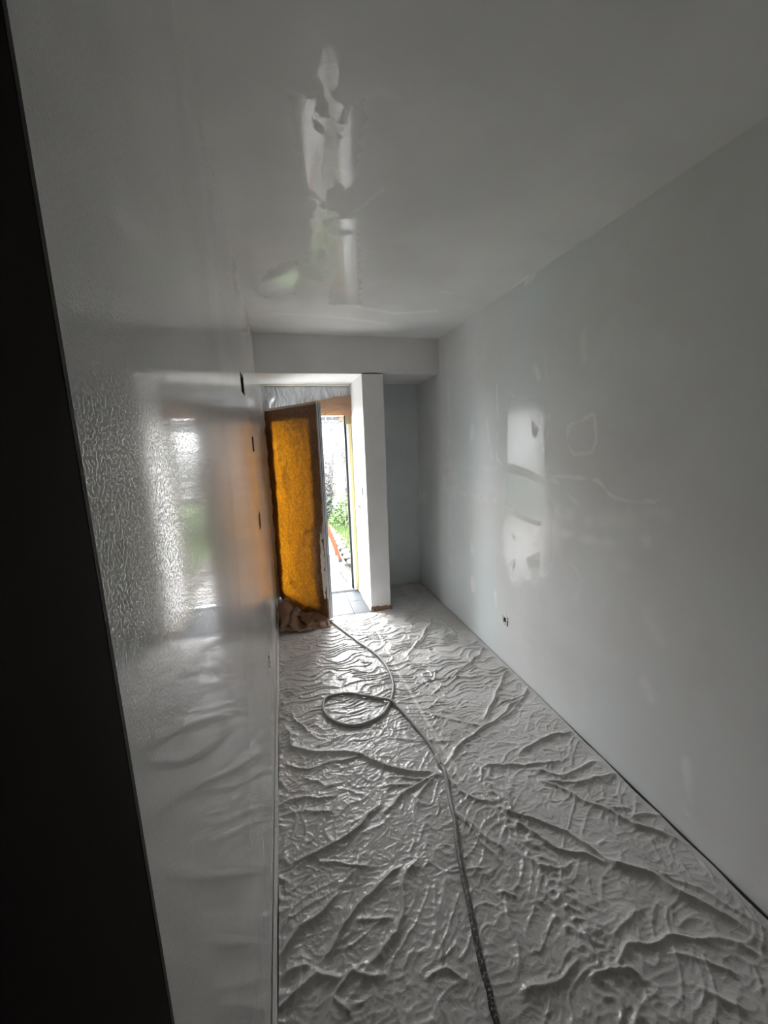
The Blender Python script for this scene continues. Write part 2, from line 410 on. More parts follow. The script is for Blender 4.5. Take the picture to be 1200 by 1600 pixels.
# --- ceiling
def ceil(px, py): p = hit(px, py, 2, H); return (p[0], p[1])
def PC(*pts): return [ceil(*p) for p in pts]
WET_C = [PC((505, 76), (522, 78), (526, 132), (513, 142), (500, 118)),
         PC((450, 150), (472, 152), (490, 160), (512, 150), (534, 162), (530, 190), (524, 222), (521, 260), (517, 290), (506, 311), (489, 306), (480, 316), (477, 285), (465, 225), (455, 180)),
         PC((543, 168), (572, 152), (565, 200), (557, 262), (552, 285), (540, 292), (525, 272), (530, 232), (537, 200)),
         PC((491, 314), (500, 318), (512, 330), (530, 332), (521, 352), (517, 380), (513, 415), (502, 440), (478, 434), (480, 400), (488, 350)),
         PC((525, 342), (556, 342), (562, 400), (563, 476), (512, 476), (518, 440), (524, 415), (518, 380)),
         PC((398, 452), (424, 420), (462, 405), (466, 430), (462, 460), (412, 466))]
DRY_C = [PC((495, 152), (513, 150), (514, 180), (502, 186), (492, 172)), PC((485, 182), (500, 192), (508, 200), (503, 212), (490, 200)), PC((485, 300), (494, 298), (492, 308), (486, 308)),
         PC((500, 346), (520, 340), (524, 346), (510, 356)), PC((497, 390), (508, 378), (512, 410), (500, 428), (494, 410)), PC((524, 360), (548, 358), (552, 366), (530, 370))]
def wet_ceil(U, V):
    v = np.full(U.shape, .05)
    for q in WET_C: v = np.maximum(v, np.clip(.52+poly_sdf(U, V, q)/.075, 0, .95))
    for q in DRY_C: v = np.minimum(v, np.clip(.5-poly_sdf(U, V, q)/.025, 0, 1))
    return v
LINES_C = [(PC((450, 140), (470, 150), (500, 140)), .01, .5), (PC((560, 160), (590, 140), (620, 150)), .03, .4), (PC((555, 330), (600, 295)), .015, .5), (PC((560, 480), (620, 490), (680, 486)), .04, .6),
           (PC((430, 490), (520, 495), (600, 505)), .05, .5), (PC((800, 452), (826, 432)), .02, .7), (PC((690, 455), (705, 458)), .02, .5)]
def fil_ceil(U, V):
    v = np.zeros(U.shape)
    for pts, w_, a in LINES_C:
        d, _ = seg_dist(U+.01*noise(U*14, V*14, 41), V+.01*noise(U*14, V*14, 42), pts); v = np.maximum(v, a*np.exp(-(d/w_)**2))
    return np.maximum(v, .35*np.clip(fbm(U*2.3+9, V*2.3, 51), 0, 1))
wall_skin('ceiling', lin(0, W, .008), lin(Y0, Y2, .008), lambda U, V: (U, V, H+.0004*fbm(U*1.8, V*1.8, 61)), M['paint_ceiling'],
          [((-.22, Y0-.3, H+.03), (W+.22, YOUT, H+.2))], wet=wet_ceil, fil=fil_ceil)

# --- end wall: beam over the door recess, column beside it, back of the alcove, outer wall above the door
def plain_box(name, a, b, m, parts=None, bevel=0.0):
    mb = MB(); mb.box(a, b)
    for q in parts or (): mb.box(*q)
    o = mb.build(name, m, bevel=bevel)
    for nm in ('wet', 'filler'): set_attr(o.data, nm, np.zeros(len(o.data.vertices)))
    return tag(o, kind='structure')
plain_box('wall_beam', (-.02, Y1, ZB), (W+.02, YOUT, H+.05), M['paint_back'])
plain_box('wall_column', (XP1, Y1, -.02), (XP2, Y2+.02, ZB+.01), M['paint_back'])
plain_box('wall_back', (XP1-.006, Y2, -.2), (W+.1, YOUT, ZB+.01), M['paint_alcove'])
# lining of the recess: thin sub-frame plaster right of the door frame
plain_box('wall_near', (-.2, .05, -.05), (.0, Y0, H+.05), M['hall'], [((.9, .05, -.05), (W+.1, Y0, H+.05)), ((0, .05, 2.06), (.9, Y0, H+.05))])
plain_box('wall_hall', (-.75, -1.75, -.1), (-.65, .05, H+.05), M['hall'], [((1.85, -1.75, -.1), (1.95, .05, H+.05)), ((-.75, -1.85, -.1), (1.95, -1.75, H+.05)),
          ((-.75, .0, -.1), (-.19, .05, H+.05)), ((W+.05, .0, -.1), (1.95, .05, H+.05)), ((-.75, -1.85, H), (1.95, .06, H+.1))])

# --- floor: screed under the sheet, slate tiles in the door recess
fl = MB(); fl.box((-.3, -.0, -.12), (W+.25, 3.30, -.012)); fl.box((-.3, 3.30, -.12), (W+.25, YOUT, -.012)); fl.box((-.75, -1.85, -.12), (1.95, 0, -.012))
floor = tag(fl.build('floor', M['screed']), kind='structure')
tb = MB().box((0, 0, -.011), (.297, .297, 0)).build('tile', M['slate'], floor, bevel=.0015)
first = True
for i in range(-1, 3):
    for j in range(3):
        x = .115+.30*i; y = 3.245+.30*j
        o = tb if first else link('tile', tb.data, None, floor)
        first = False
        o.location = (x, y, .0005*random.uniform(-1, 1))
# near-black strip laid in the gap where the sheet stops short of the right wall
gap = MB().box((W-.016, .25, -.011), (W-.0015, Y2, -.004)).build('trim_1', M['dark_gap']); tag(gap, kind='structure')
# pale painted strip at the foot of the left wall
bl = MB()
ys = np.linspace(.25, 3.72, 120)
for a, b in zip(ys[:-1], ys[1:]):
    t1 = .014+.004*float(noise(a*5, 1.3, 8)); bl.box((.002, a, -.01), (t1, b, .052+.006*float(noise(a*4, .3, 7))))
tag(bl.build('baseboard_left', M['skirt'], smooth=False), kind='structure')

# --- near doorway: dark wooden jambs beside the camera
d2 = tag(empty('door_2', (.03, .12, 0)), kind='structure')
def at_parent(o, par):
    o.parent = par; o.matrix_parent_inverse = Matrix.Translation(par.location).inverted(); return o
jb = MB().box((-.04, .04, -.01), (.058, .2, 2.06)).build('jamb', M['dark_wood'], bevel=.002); at_parent(jb, d2)
js = MB().box((-.02, .2, -.01), (.0575, .2035, 2.06)).build('jamb_edge', M['jamb_edge']); at_parent(js, d2)
jb2 = MB().box((.86, .04, -.01), (.92, .2, 2.06)).build('jamb', M['dark_wood'], bevel=.002); at_parent(jb2, d2)
hd = MB().box((.058, .04, 2.02), (.86, .2, 2.08)).build('head', M['dark_wood'], bevel=.002); at_parent(hd, d2)

# ================================================================ GARDEN DOOR (door_1)
d1 = tag(empty('door_1', (.44, Y2, 0)), 'white glazed garden door standing open into the room, masked with brown paper', None, kind='structure')
def part(mb, name, m, par, **k): return at_parent(mb.build(name, m, **k), par)
ZH = 1.905
part(MB().box((0, Y2-.015, 0), (.028, YOUT, ZB)), 'frame_jamb', M['white_frame'], d1, bevel=.002)
part(MB().box((.822, Y2-.0, 0), (XP1, YOUT, ZB)), 'frame_jamb', M['white_frame'], d1, bevel=.002)
part(MB().box((.024, Y2, ZH), (.822, YOUT, ZB)), 'frame_head', M['white_frame'], d1, bevel=.002)
part(MB().box((.800, Y2+.005, .02), (.822, Y2+.03, ZH)), 'gasket', M['black_seal'], d1)
part(MB().box((.03, Y2-.005, -.012), (.822, Y2+.05, .022)), 'threshold', M['aluminium'], d1, bevel=.004)
part(MB().box((.0, Y2+.05, -.1), (.9, YOUT+.05, -.004)), 'sill', M['slate'], d1, bevel=.004)
# leaf in its own frame: u along the leaf, w out of the outside face, origin at the hinge
HX, HY = .026, Y2-.004; LW, LZ0, LZ1, LT = .822, .026, 1.955, .042
LA = math.atan2(-.844, .536)
Ml = Matrix.Translation((HX, HY, 0)) @ Matrix.Rotation(LA, 4, 'Z')
PU0, PU1, PZ0, PZ1 = .125, .705, .135, 1.83
lf = MB().box((.002, 0, LZ0), (PU0, LT, LZ1), Ml).box((PU1, 0, LZ0), (LW, LT, LZ1), Ml).box((PU0, 0, LZ0), (PU1, LT, PZ0), Ml).box((PU0, 0, PZ1), (PU1, LT, LZ1), Ml)
leaf = part(lf, 'leaf', M['white_frame'], d1)
def sub(mb, name, m, par, **k):
    o = mb.build(name, m, **k); o.parent = par; o.matrix_parent_inverse = (Matrix.Translation(d1.location) @ Matrix()).inverted() @ Matrix.Translation(d1.location); return o
def child_world(o, par):
    o.parent = par; bpy.context.view_layer.update(); o.matrix_parent_inverse = par.matrix_world.inverted(); return o
bpy.context.view_layer.update()
child_world(MB().box((PU0-.01, .014, PZ0-.01), (PU1+.01, .028, PZ1+.01), Ml).build('glass_pane', M['glass']), leaf)
child_world(MB().box((LW, .010, LZ0), (LW+.003, .016, LZ1), Ml).build('edge_seal', M['grey_seal']), leaf)
child_world(MB().box((LW, .028, LZ0), (LW+.002, .032, LZ1), Ml).build('edge_groove', M['grey_seal']), leaf)
child_world(MB().box((LW, .014, .93), (LW+.003, .030, 1.13), Ml).build('lock_plate', M['aluminium']), leaf)
for z in (.25, 1.0, 1.72):
    child_world(MB().cyl((HX-.012, HY-.004, z), (0, 0, 1), .008, .09, 12).build('hinge', M['aluminium']), leaf)

# ================================================================ MASKING PAPER AND FILM
def leaf_pt(u, w_, z):  # arrays
    c, s = math.cos(LA), math.sin(LA); return HX+u*c-w_*s, HY+u*s+w_*c, z
# paper sheet taped over the leaf
nu, nv = 90, 200
Uu, Vv = np.meshgrid(np.linspace(0, 1, nu), np.linspace(0, 1, nv))
zt = LZ1-.004
zb = .020+.03*(1-Uu)+.012*noise(Uu*5, Uu*0, 3)
Zp = zb+(zt-zb)*Vv
left = .012-.026*np.clip((Vv-.62)/.15, 0, 1)+.008*noise(Vv*14, Vv*0, 5)+.008*noise(Vv*37, Vv*0, 6)
right = LW-.004-.012*np.exp(-((Zp-.86)/.07)**2)+.006*noise(Vv*12, Vv*0+4, 7)
Up = left+(right-left)*Uu
def fold(pts, amp, wd):
    d, t = seg_dist(Up, Zp, pts); return 1.5*amp*np.exp(-np.abs(d/(.8*wd))**1.3)*np.clip(np.minimum(t, 1-t)*5, 0.15, 1)
Wp = .005+.010*(noise(Uu*3.2, Vv*1.6, 12)+.6)*(np.sin(np.pi*Uu)**.5)*np.clip((1-Vv)*6, 0, 1)
Wp += fold([(.22, 1.75), (.28, 1.45), (.40, 1.15), (.48, .95)], .020, .035)+fold([(.33, 1.5), (.36, 1.1), (.30, .8), (.34, .5)], .014, .03)
Wp += fold([(.80, .88), (.62, .80), (.50, .60), (.42, .35)], .022, .04)+fold([(.72, .84), (.70, .5), (.74, .2)], .018, .035)
Wp += fold([(.15, 1.2), (.2, .8), (.16, .45)], .012, .03)+fold([(.25, .32), (.45, .22), (.66, .12)], .016, .04)
Wp += .03*np.clip((.5-Vv)*2, 0, 1)*np.sin(np.pi*np.clip(Uu, 0, 1))**1.0
Wp += .004*fbm(Up*14, Zp*9, 15)+.006*np.clip(1-np.abs(noise(Up*7+noise(Up*4, Zp*4, 18), Zp*3.5, 16))*2.2, 0, 1)
Wp = .004+(Wp-.004)*np.clip((1-Vv)*12, 0.05, 1); Wp = np.maximum(Wp, .003)
Wp = .003+1.5*(Wp-.003)
X, Y, Z = leaf_pt(Up, -Wp, Zp)
me = grid_mesh('masking_paper', X, Y, Z); o = link('masking_paper', me, M['kraft_glow'], smooth=True)
tag(o, 'large kraft paper sheet glowing orange over the open glass door', 'masking paper', 'brown masking papers')
# tape strip along the free edge of the paper, lifting off in places
n = 40; vv = []
for k in range(n):
    z = .22+.62*k/(n-1); wv = .014+.010*math.sin(math.pi*k/n)+.004*float(noise(k*.4, .7, 35))
    for u_, w_ in ((LW-.030+.012*float(noise(k*.25, 3.1, 36)), -wv-.012), (LW+.0015, -.002)): vv.append(leaf_pt(u_, w_, z))
o = link('masking_tape', mesh('masking_tape', vv, [(2*k, 2*k+1, 2*k+3, 2*k+2) for k in range(n-1)]), M['tape_cream']); o.modifiers.new('t', 'SOLIDIFY').thickness = .0006
tag(o, 'loose cream tape strip along the lower free edge of the open door', 'tape', 'masking tape strips')
# tape line over the top edge of the paper
o = MB().box((.01, -.0085, LZ1-.020), (LW+.002, -.0065, LZ1+.001), Ml).build('masking_tape', simple('dull beige tape', (.5, .46, .38), .6))
tag(o, 'beige tape strip along the top edge of the door paper', 'tape', 'masking tape strips')

# film over the frame head
Uu, Vv = np.meshgrid(np.linspace(.018, .872, 170), np.linspace(1.915, 2.186, 60))
pl = .010+.016*np.abs(noise(Uu*22+.8*noise(Uu*6, Vv*9, 71), Vv*3.2, 72))*2+.006*noise(Uu*45, Vv*9, 73)
pl *= np.clip((2.186-Vv)/.03, .15, 1)*np.clip((Uu-.015)/.03, .2, 1)*np.clip((.874-Uu)/.03, .2, 1)
me = grid_mesh('masking_film', Uu, Y2-.004-np.abs(pl)-.012*(Uu < .03), Vv-.012*noise(Uu*8, Vv*0, 4)*(Vv < 1.93)); o = link('masking_film', me, M['film'], smooth=True)
tag(o, 'crinkled clear plastic film taped across the top of the garden door frame', 'plastic film')
# kraft strip hanging at the right of the frame head
Uu, Vv = np.meshgrid(np.linspace(.40, .874, 80), np.linspace(0, 1, 30))
top = 2.02+.06*np.clip((Uu-.45)/.4, 0, 1)+.008*noise(Uu*9, Uu*0, 2); Zs = 1.878+(top-1.878)*Vv
d_, _ = seg_dist(Uu, Zs, [(.58, 1.92), (.70, 1.98), (.84, 1.97)]); d2_, _ = seg_dist(Uu, Zs, [(.62, 1.90), (.74, 1.94)])
ws = .044+.012*np.exp(-(d_/.015)**2)+.010*np.exp(-(d2_/.012)**2)+.004*fbm(Uu*20, Zs*20, 5)
me = grid_mesh('masking_paper', Uu, Y2-.006-ws, Zs); o = link('masking_paper', me, M['kraft'], smooth=True)
tag(o, 'folded brown paper strip hanging below the plastic film over the door opening', 'masking paper', 'brown masking papers')
# yellow tape down the right frame jamb, with a brown wrap at its head
o = MB().box((.846, Y2-.004, .02), (XP1-.003, Y2-.0012, 1.885)).build('masking_tape', M['tape_yellow'])
tag(o, 'pale yellow tape strip running down the right door jamb', 'tape', 'masking tape strips')
o = MB().box((.812, Y2-.010, 1.80), (.874, Y2-.005, 1.93)).build('masking_tape', simple('brown tape', (.34, .25, .13), .6))
tag(o, 'short brown tape piece at the head of the right door jamb', 'tape', 'masking tape strips')
o = MB().box((.012, Y2-.022, 2.172), (XP1-.002, Y2-.018, 2.190)).build('masking_tape', M['tape_cream'])
tag(o, 'cream tape strip holding the plastic film along its top', 'tape', 'masking tape strips')
# ragged cream strip on the hinge jamb, its pale colour replaces a bright daylight gap
n = 50; vv = []
for k in range(n):
    z = .16+1.25*k/(n-1); vv += [(.0285+.018+.008*float(noise(z*9, 2.2, 33)), Y2-.020-.012, z), (.010, Y2-.018, z)]
o = link('masking_tape', mesh('masking_tape', vv, [(2*k, 2*k+1, 2*k+3, 2*k+2) for k in range(n-1)]), M['tape_cream']); o.modifiers.new('t', 'SOLIDIFY').thickness = .0006
tag(o, 'ragged cream tape strip added in place of the bright gap at the hinge jamb', 'tape', 'masking tape strips')

# ================================================================ DROP SHEET
def z8(*p): return [tuple(floor_pt(420+x/3, 940+y/3)[:2]) for x, y in p]
def zA(*p): return [tuple(floor_pt(420+x/3, 1240+y/3)[:2]) for x, y in p]
def zB(*p): return [tuple(floor_pt(780+.35*x, 1040+.35*y)[:2]) for x, y in p]
RID = [(z8((70, 590), (110, 690), (250, 720), (450, 735), (600, 800), (790, 815)), .026, .022), (z8((105, 535), (180, 610)), .02, .015), (z8((80, 770), (180, 790), (320, 760), (440, 740)), .016, .016),
       (z8((830, 770), (880, 700), (980, 610), (1050, 570), (1190, 450)), .020, .016), (z8((1000, 560), (1040, 500), (1120, 320)), .022, .016), (z8((850, 365), (960, 280), (1010, 220)), .020, .015),
       (z8((770, 65), (760, 100), (700, 200), (640, 270)), .018, .02), (z8((770, 65), (890, 170)), .016, .018), (z8((775, 365), (700, 400)), .012, .012), (z8((775, 365), (860, 365), (1010, 352)), .012, .012),
       (z8((780, 320), (775, 370), (830, 400)), .012, .012), (z8((770, 440), (815, 395)), .012, .012), (z8((745, 500), (800, 455)), .010, .012),
       (z8((800, 820), (700, 870), (600, 940), (540, 990)), .018, .016), (z8((540, 860), (640, 872), (720, 868)), .014, .016), (z8((690, 1000), (700, 940), (745, 880), (790, 830)), .016, .014),
       (z8((800, 800), (900, 900), (1050, 960)), .016, .014), (z8((1000, 780), (1005, 850)), .014, .012), (z8((860, 980), (950, 1060), (1100, 1180)), .014, .016), (z8((1000, 780), (1100, 785), (1200, 770)), .014, .014),
       (z8((60, 960), (160, 935), (320, 915)), .014, .016), (z8((50, 1010), (180, 985), (300, 1000)), .010, .014), (z8((160, 830), (260, 870), (330, 850)), .010, .014), (z8((600, 830), (780, 850)), .014, .012),
       (z8((560, 640), (700, 660), (860, 660)), .010, .012), (z8((620, 560), (700, 650)), .010, .012), (z8((180, 700), (330, 640), (480, 620)), .008, .02), (z8((700, 520), (860, 560), (1000, 590)), .010, .012),
       (zA((120, 330), (250, 270), (380, 200), (520, 60)), .020, .014), (zA((45, 780), (150, 650), (340, 470)), .020, .015), (zA((245, 790), (330, 660), (400, 570), (480, 490), (620, 350)), .018, .012),
       (zA((490, 790), (590, 680), (630, 500), (650, 380), (700, 310)), .018, .018), (zA((40, 1060), (130, 930), (220, 845), (330, 870)), .020, .014), (zA((310, 950), (400, 850), (540, 850)), .016, .014),
       (zA((60, 640), (130, 560)), .014, .012), (zA((250, 330), (350, 345), (480, 345)), .010, .010), (zA((410, 610), (560, 600)), .010, .012), (zA((80, 850), (200, 820)), .014, .012), (zA((860, 90), (960, 190), (1080, 330)), .014, .012),
       (zA((740, 330), (790, 362), (890, 372), (1020, 355)), .006, .006), (zA((778, 440), (795, 640), (812, 850)), .008, .005), (zA((740, 880), (830, 840), (910, 900)), .012, .010), (zA((300, 960), (380, 1050)), .012, .014), (zA((1100, 450), (1160, 700), (1180, 900)), .010, .014),
       (zB((0, 460), (140, 450), (270, 435)), .016, .014), (zB((90, 400), (200, 330), (340, 290)), .020, .014), (zB((140, 470), (280, 490), (440, 440)), .014, .014), (zB((180, 515), (350, 530), (540, 480)), .016, .014),
       (zB((180, 510), (350, 600), (600, 720), (800, 780)), .020, .014), (zB((470, 870), (700, 960), (950, 1100), (1200, 1260)), .030, .022), (zB((0, 650), (150, 690), (300, 760), (470, 870)), .022, .014),
       (zB((60, 700), (250, 820), (470, 890)), .020, .012), (zB((590, 682), (735, 665)), .014, .012), (zB((640, 900), (900, 1010), (1170, 1170)), .012, .012), (zB((520, 1340), (580, 1260), (740, 1220), (980, 1240), (1200, 1310)), .016, .012),
       (zB((410, 1410), (560, 1370), (640, 1400)), .020, .014), (zB((260, 1010), (380, 1220), (460, 1340)), .014, .012), (zB((880, 1440), (1060, 1540)), .016, .014), (zB((0, 30), (40, 10)), .012, .012), (zB((0, 170), (100, 140), (140, 95)), .016, .014),
       (zB((0, 240), (70, 200), (100, 145)), .014, .012), (zB((470, 640), (600, 650)), .01, .01), (zB((180, 770), (300, 830)), .01, .01), (zB((600, 1100), (520, 1230)), .01, .012), (zB((760, 1290), (1100, 1400)), .010, .012), (zB((100, 1480), (300, 1400), (330, 1330)), .016, .014),
       (zB((760, 730), (840, 840)), .008, .010), (zB((880, 850), (960, 950)), .008, .010), (zB((150, 900), (300, 920), (330, 880)), .012, .012), (zB((0, 1010), (80, 1050)), .012, .012), (zB((540, 1010), (640, 1110)), .008, .010)]
def sheet_h(X, Y):
    X = np.asarray(X, float); Y = np.asarray(Y, float)
    wx = X+.018*noise(X*9, Y*9, 91); wy = Y+.018*noise(X*9, Y*9, 92)
    h = np.zeros(X.shape)
    for pts, amp, wd in RID:
        xs = [p[0] for p in pts]; ysx = [p[1] for p in pts]; pad = wd*3.2+.03
        m = (X > min(xs)-pad) & (X < max(xs)+pad) & (Y > min(ysx)-pad) & (Y < max(ysx)+pad)
        if not m.any(): continue
        q = wd*.62
        d, t = seg_dist(wx[m] if X.ndim else wx, wy[m] if X.ndim else wy, pts)
        hh = .72*amp*np.exp(-np.abs(d/q)**1.15)*np.clip(np.minimum(t+.08, 1.08-t)*5, 0, 1)
        h[m] = np.maximum(h[m], hh)+.25*np.minimum(h[m], hh)
    far = np.clip((Y-1.6)/.8, 0, 1)
    # short cross wrinkles towards the door, slanting crumples towards the camera
    a = noise(X*5+.9*noise(X*4, Y*6, 93), Y*19+1.3*noise(X*6, Y*5, 94), 95)
    b = noise((X*.8+Y*.6)*7+noise(X*5, Y*5, 96), (Y*.8-X*.6)*14+noise(X*5, Y*4, 97), 98)
    r1 = np.clip(1-np.abs(a)*2.6, 0, 1)**3; r2 = np.clip(1-np.abs(b)*2.6, 0, 1)**3
    h = h+far*.0088*r1+(1-far)*.0036*r2+.0022*(fbm(X*7, Y*9, 99)+.6)
    c = noise(X*26+noise(X*12, Y*12, 101), Y*34, 102); h = h+.0022*np.clip(1-np.abs(c)*2, 0, 1)**2
    # bunched strip along the left wall and along the seam
    h = h+.010*np.exp(-(X/.05)**2)*np.clip(1-np.abs(noise(X*14, Y*16, 103))*2, 0, 1)
    h = h+.007*np.exp(-((X-.97)/.07)**2)*np.clip((1.9-Y)/.5, 0, 1)*np.clip(1-np.abs(noise(X*22, Y*22, 104))*2, 0, 1)
    h = h*np.clip((W-.004-X)/.05, .35, 1)
    return .003+np.maximum(h, 0)
NX, NY = 440, 1080
gx = np.linspace(.016, W-.0045, NX); gy = np.linspace(.215, Y2-.012, NY)
SX, SY = np.meshgrid(gx, gy)
SZ = sheet_h(SX, SY)
RX = SX+np.where(SX > W-.06, -np.clip((SX-W+.06)/.05, 0, 1)*(.002+.010*np.clip((1.9-SY)/.8, 0, 1))*(1+.8*noise(SY*6, SY*0, 111)), 0)
farlim = 3.43+.07*np.clip((SX-.45)/.4, 0, 1)+.02*noise(SX*9, SX*0, 112)
cx_, cy_ = SX[:-1, :-1], SY[:-1, :-1]; fl_ = farlim[:-1, :-1]
keep = np.where(cx_ < XP1-.01, cy_ < fl_, np.where(cx_ < XP2+.012, cy_ < Y1-.016, True))
me = grid_mesh('drop_sheet', RX, SY, SZ, keep=keep); o = link('drop_sheet', me, M['drop'], smooth=True)
tag(o, 'wrinkled pale plastic drop sheet covering the whole room floor', 'drop sheet')

# tape seam down the sheet
ysm = np.linspace(1.50, 3.485, 300); xc = .845+.018*np.sin(ysm*1.7)+.006*noise(ysm*3, ysm*0, 121)
TT = np.linspace(-.010, .010, 5)
TX, TY = np.meshgrid(TT, ysm); TXX = TX+xc[:, None]
TZ = np.maximum.reduce([sheet_h(TXX, TY), sheet_h(TXX, TY+.004), sheet_h(TXX+.004, TY), sheet_h(TXX-.004, TY)])+.0012
me = grid_mesh('masking_tape', TXX, TY, TZ); o = link('masking_tape', me, M['tape_white'], smooth=True)
tag(o, 'long white tape strip along the seam of the drop sheet', 'tape', 'masking tape strips')

# ================================================================ HOSE
HP = [(513, 968), (533, 983), (560, 1003), (587, 1022), (603, 1040), (613, 1063), (614, 1080), (608, 1100), (597, 1117), (577, 1128), (553, 1134), (530, 1131), (513, 1120), (505, 1107), (508, 1093), (523, 1086), (547, 1084), (573, 1088), (607, 1095), (627, 1110), (647, 1133), (667, 1157), (680, 1177), (687, 1193), (695, 1207), (700, 1233), (705, 1260), (710, 1280), (715, 1323), (722, 1363), (730, 1400), (738, 1440), (747, 1483), (755, 1517), (765, 1550), (777, 1600)]
pts = [floor_pt(*q, .015)[:2] for q in HP]
pts = [np.array((.22, 4.5)), np.array((.22, 4.2)), np.array((.30, 3.85)), np.array((.40, 3.60))]+pts+[np.array((.62, .55)), np.array((.58, .30)), np.array((.55, .0)), np.array((.6, -.5))]
def catmull(P, n=10):
    out = []
    for i in range(len(P)-1):
        p0, p1, p2, p3 = P[max(i-1, 0)], P[i], P[i+1], P[min(i+2, len(P)-1)]
        for k in range(n):
            t = k/n; out.append(.5*((2*p1)+(-p0+p2)*t+(2*p0-5*p1+4*p2-p3)*t*t+(-p0+3*p1-3*p2+p3)*t**3))
    out.append(P[-1]); return np.array(out)
C2 = catmull(pts, 10); RH = .0095
hz = sheet_h(C2[:, 0], C2[:, 1]); inside = (C2[:, 1] > .22) & (C2[:, 1] < 3.42)
hz = np.where(inside, hz, .001)
kk = 9; hz = np.convolve(np.pad(hz, kk//2, mode='edge'), np.ones(kk)/kk, 'valid')
hz = np.maximum(hz, np.where(inside, sheet_h(C2[:, 0], C2[:, 1])-.006, 0))
out_ = C2[:, 1] > Y2-.08
hz = np.where(out_, .024, hz); hz = np.where(C2[:, 1] > YOUT+.06, ZG+.005, hz)
# lift where the loop crosses itself (later part runs over)
for i in range(len(C2)):
    for j in range(0, i-30, 1):
        if math.dist(C2[i], C2[j]) < RH*2.2: hz[i] = max(hz[i], hz[j]+RH*2.0)
kk = 7; hz = np.convolve(np.pad(hz, kk//2, mode='edge'), np.ones(kk)/kk, 'valid')
hb = MB().tube([(p[0], p[1], z+RH) for p, z in zip(C2, hz)], RH, 10)
o = hb.build('paint_hose', M['hose'], smooth=True)
tag(o, 'long grey paint sprayer hose looped once across the drop sheet', 'hose')
# tape wrap on the hose as a part
q0 = min(range(len(C2)), key=lambda i: math.dist(C2[i], floor_pt(686, 1192)[:2]))
wr = MB().tube([(C2[i][0], C2[i][1], hz[i]+RH) for i in range(q0-5, q0+6)], [RH+.0035-.002*abs(i) / 5 for i in range(-5, 6)], 10)
wo_ = wr.build('tape_wrap', simple('grey tape wrap', (.42, .40, .38), .6, .2, 60), o, smooth=True); wo_['label'] = 'pale tape wrapped round a hose joint'

# ================================================================ CRUMPLED PAPER
def crumple(name, m, x0, x1, y0, y1, hfun, n, amp, seed, label, solid=.0008, cat='masking paper'):
    Uu, Vv = np.meshgrid(np.linspace(0, 1, n), np.linspace(0, 1, n))
    X = x0+(x1-x0)*Uu; Y = y0+(y1-y0)*Vv
    Z = hfun(Uu, Vv)
    k = 4.2
    ed = np.clip(np.minimum.reduce([Uu, 1-Uu, Vv, 1-Vv])*6, 0.25, 1)
    X2 = X+amp*noise(Uu*k, Vv*k, seed)*ed+amp*.5*noise(Uu*9, Vv*9, seed+1)*ed; Y2_ = Y+amp*noise(Uu*k, Vv*k, seed+2)*ed+amp*.5*noise(Uu*9, Vv*9, seed+3)*ed
    rid = np.clip(1-np.abs(noise(Uu*k+2, Vv*k, seed+4))*2.2, 0, 1)
    Z2 = Z+amp*(.9*rid+.7*noise(Uu*8, Vv*8, seed+5))*ed
    X2 = np.maximum(X2, .02)
    Z2 = np.maximum(Z2, .012+.004*rid)
    me = grid_mesh(name, X2, Y2_, Z2); o = link(name, me, m); s = o.modifiers.new('t', 'SOLIDIFY'); s.thickness = solid
    return tag(o, label, cat, 'brown masking papers')
crumple('masking_paper', M['kraft'], .03, .31, 3.27, 3.70, lambda u, v: .012+.20*np.exp(-((u-.10)/.40)**2-((v-.55)/.40)**2), 24, .065, 201, 'crumpled brown paper heap on the floor against the left wall')
crumple('masking_paper', M['kraft'], .20, .46, 3.30, 3.56, lambda u, v: .012+.05*np.clip(v*1.2-.2+.3*(1-u), 0, 1), 18, .028, 231, 'creased brown paper flap spread at the foot of the open door')

# paper skirts at the foot of the column
def skirt(path, hgt, flare, m, label, seed):
    vv = []; ff = []
    for k, (x, y, nx, ny) in enumerate(path):
        hh = hgt+.010*float(noise(k*.35, 1.5, seed)); fl = flare*(.6+.5*float(noise(k*.5, 4.5, seed)))
        zz0 = .004
        vv += [(x+nx*.002, y+ny*.002, hh), (x+nx*(.004+fl*.5), y+ny*(.004+fl*.5), hh*.55), (x+nx*(.004+fl), y+ny*(.004+fl), zz0+.004)]
        if k: a = 3*(k-1); b = 3*k; ff += [(a, b, b+1, a+1), (a+1, b+1, b+2, a+2)]
    o = link('masking_paper', mesh('masking_paper', vv, ff), m); o.modifiers.new('t', 'SOLIDIFY').thickness = .0008
    return tag(o, label, 'masking paper', 'brown masking papers')
pth = [(XP1+(XP2-XP1)*k/20, Y1, 0, -1) for k in range(21)]+[(XP2, Y1, .7, -.7)]+[(XP2, Y1+.25*k/10, 1, 0) for k in range(1, 11)]
skirt(pth, .045, .018, M['kraft'], 'brown paper skirt taped round the foot of the white column', 301)
pth = [(XP1, Y2-.01-(Y2-Y1)*k/30, -1, 0) for k in range(31)]
skirt(pth, .05, .014, M['kraft_cream'], 'cream paper strip along the foot of the door reveal', 311)
# pinkish scrap on the sheet
p = floor_pt(598, 962)
me = grid_mesh('paper_scrap', *(lambda U, V: (p[0]+U*.07+V*.02, p[1]+V*.05-U*.02, sheet_h(p[0]+U*.07+V*.02, p[1]+V*.05-U*.02)+.002+.006*U*U))(*np.meshgrid(np.linspace(-.5, .5, 8), np.linspace(-.5, .5, 8))))
o = link('paper_scrap', me, M['pink_paper']); o.modifiers.new('t', 'SOLIDIFY').thickness = .001
tag(o, 'small pinkish paper scrap on the drop sheet before the column', 'paper scrap')

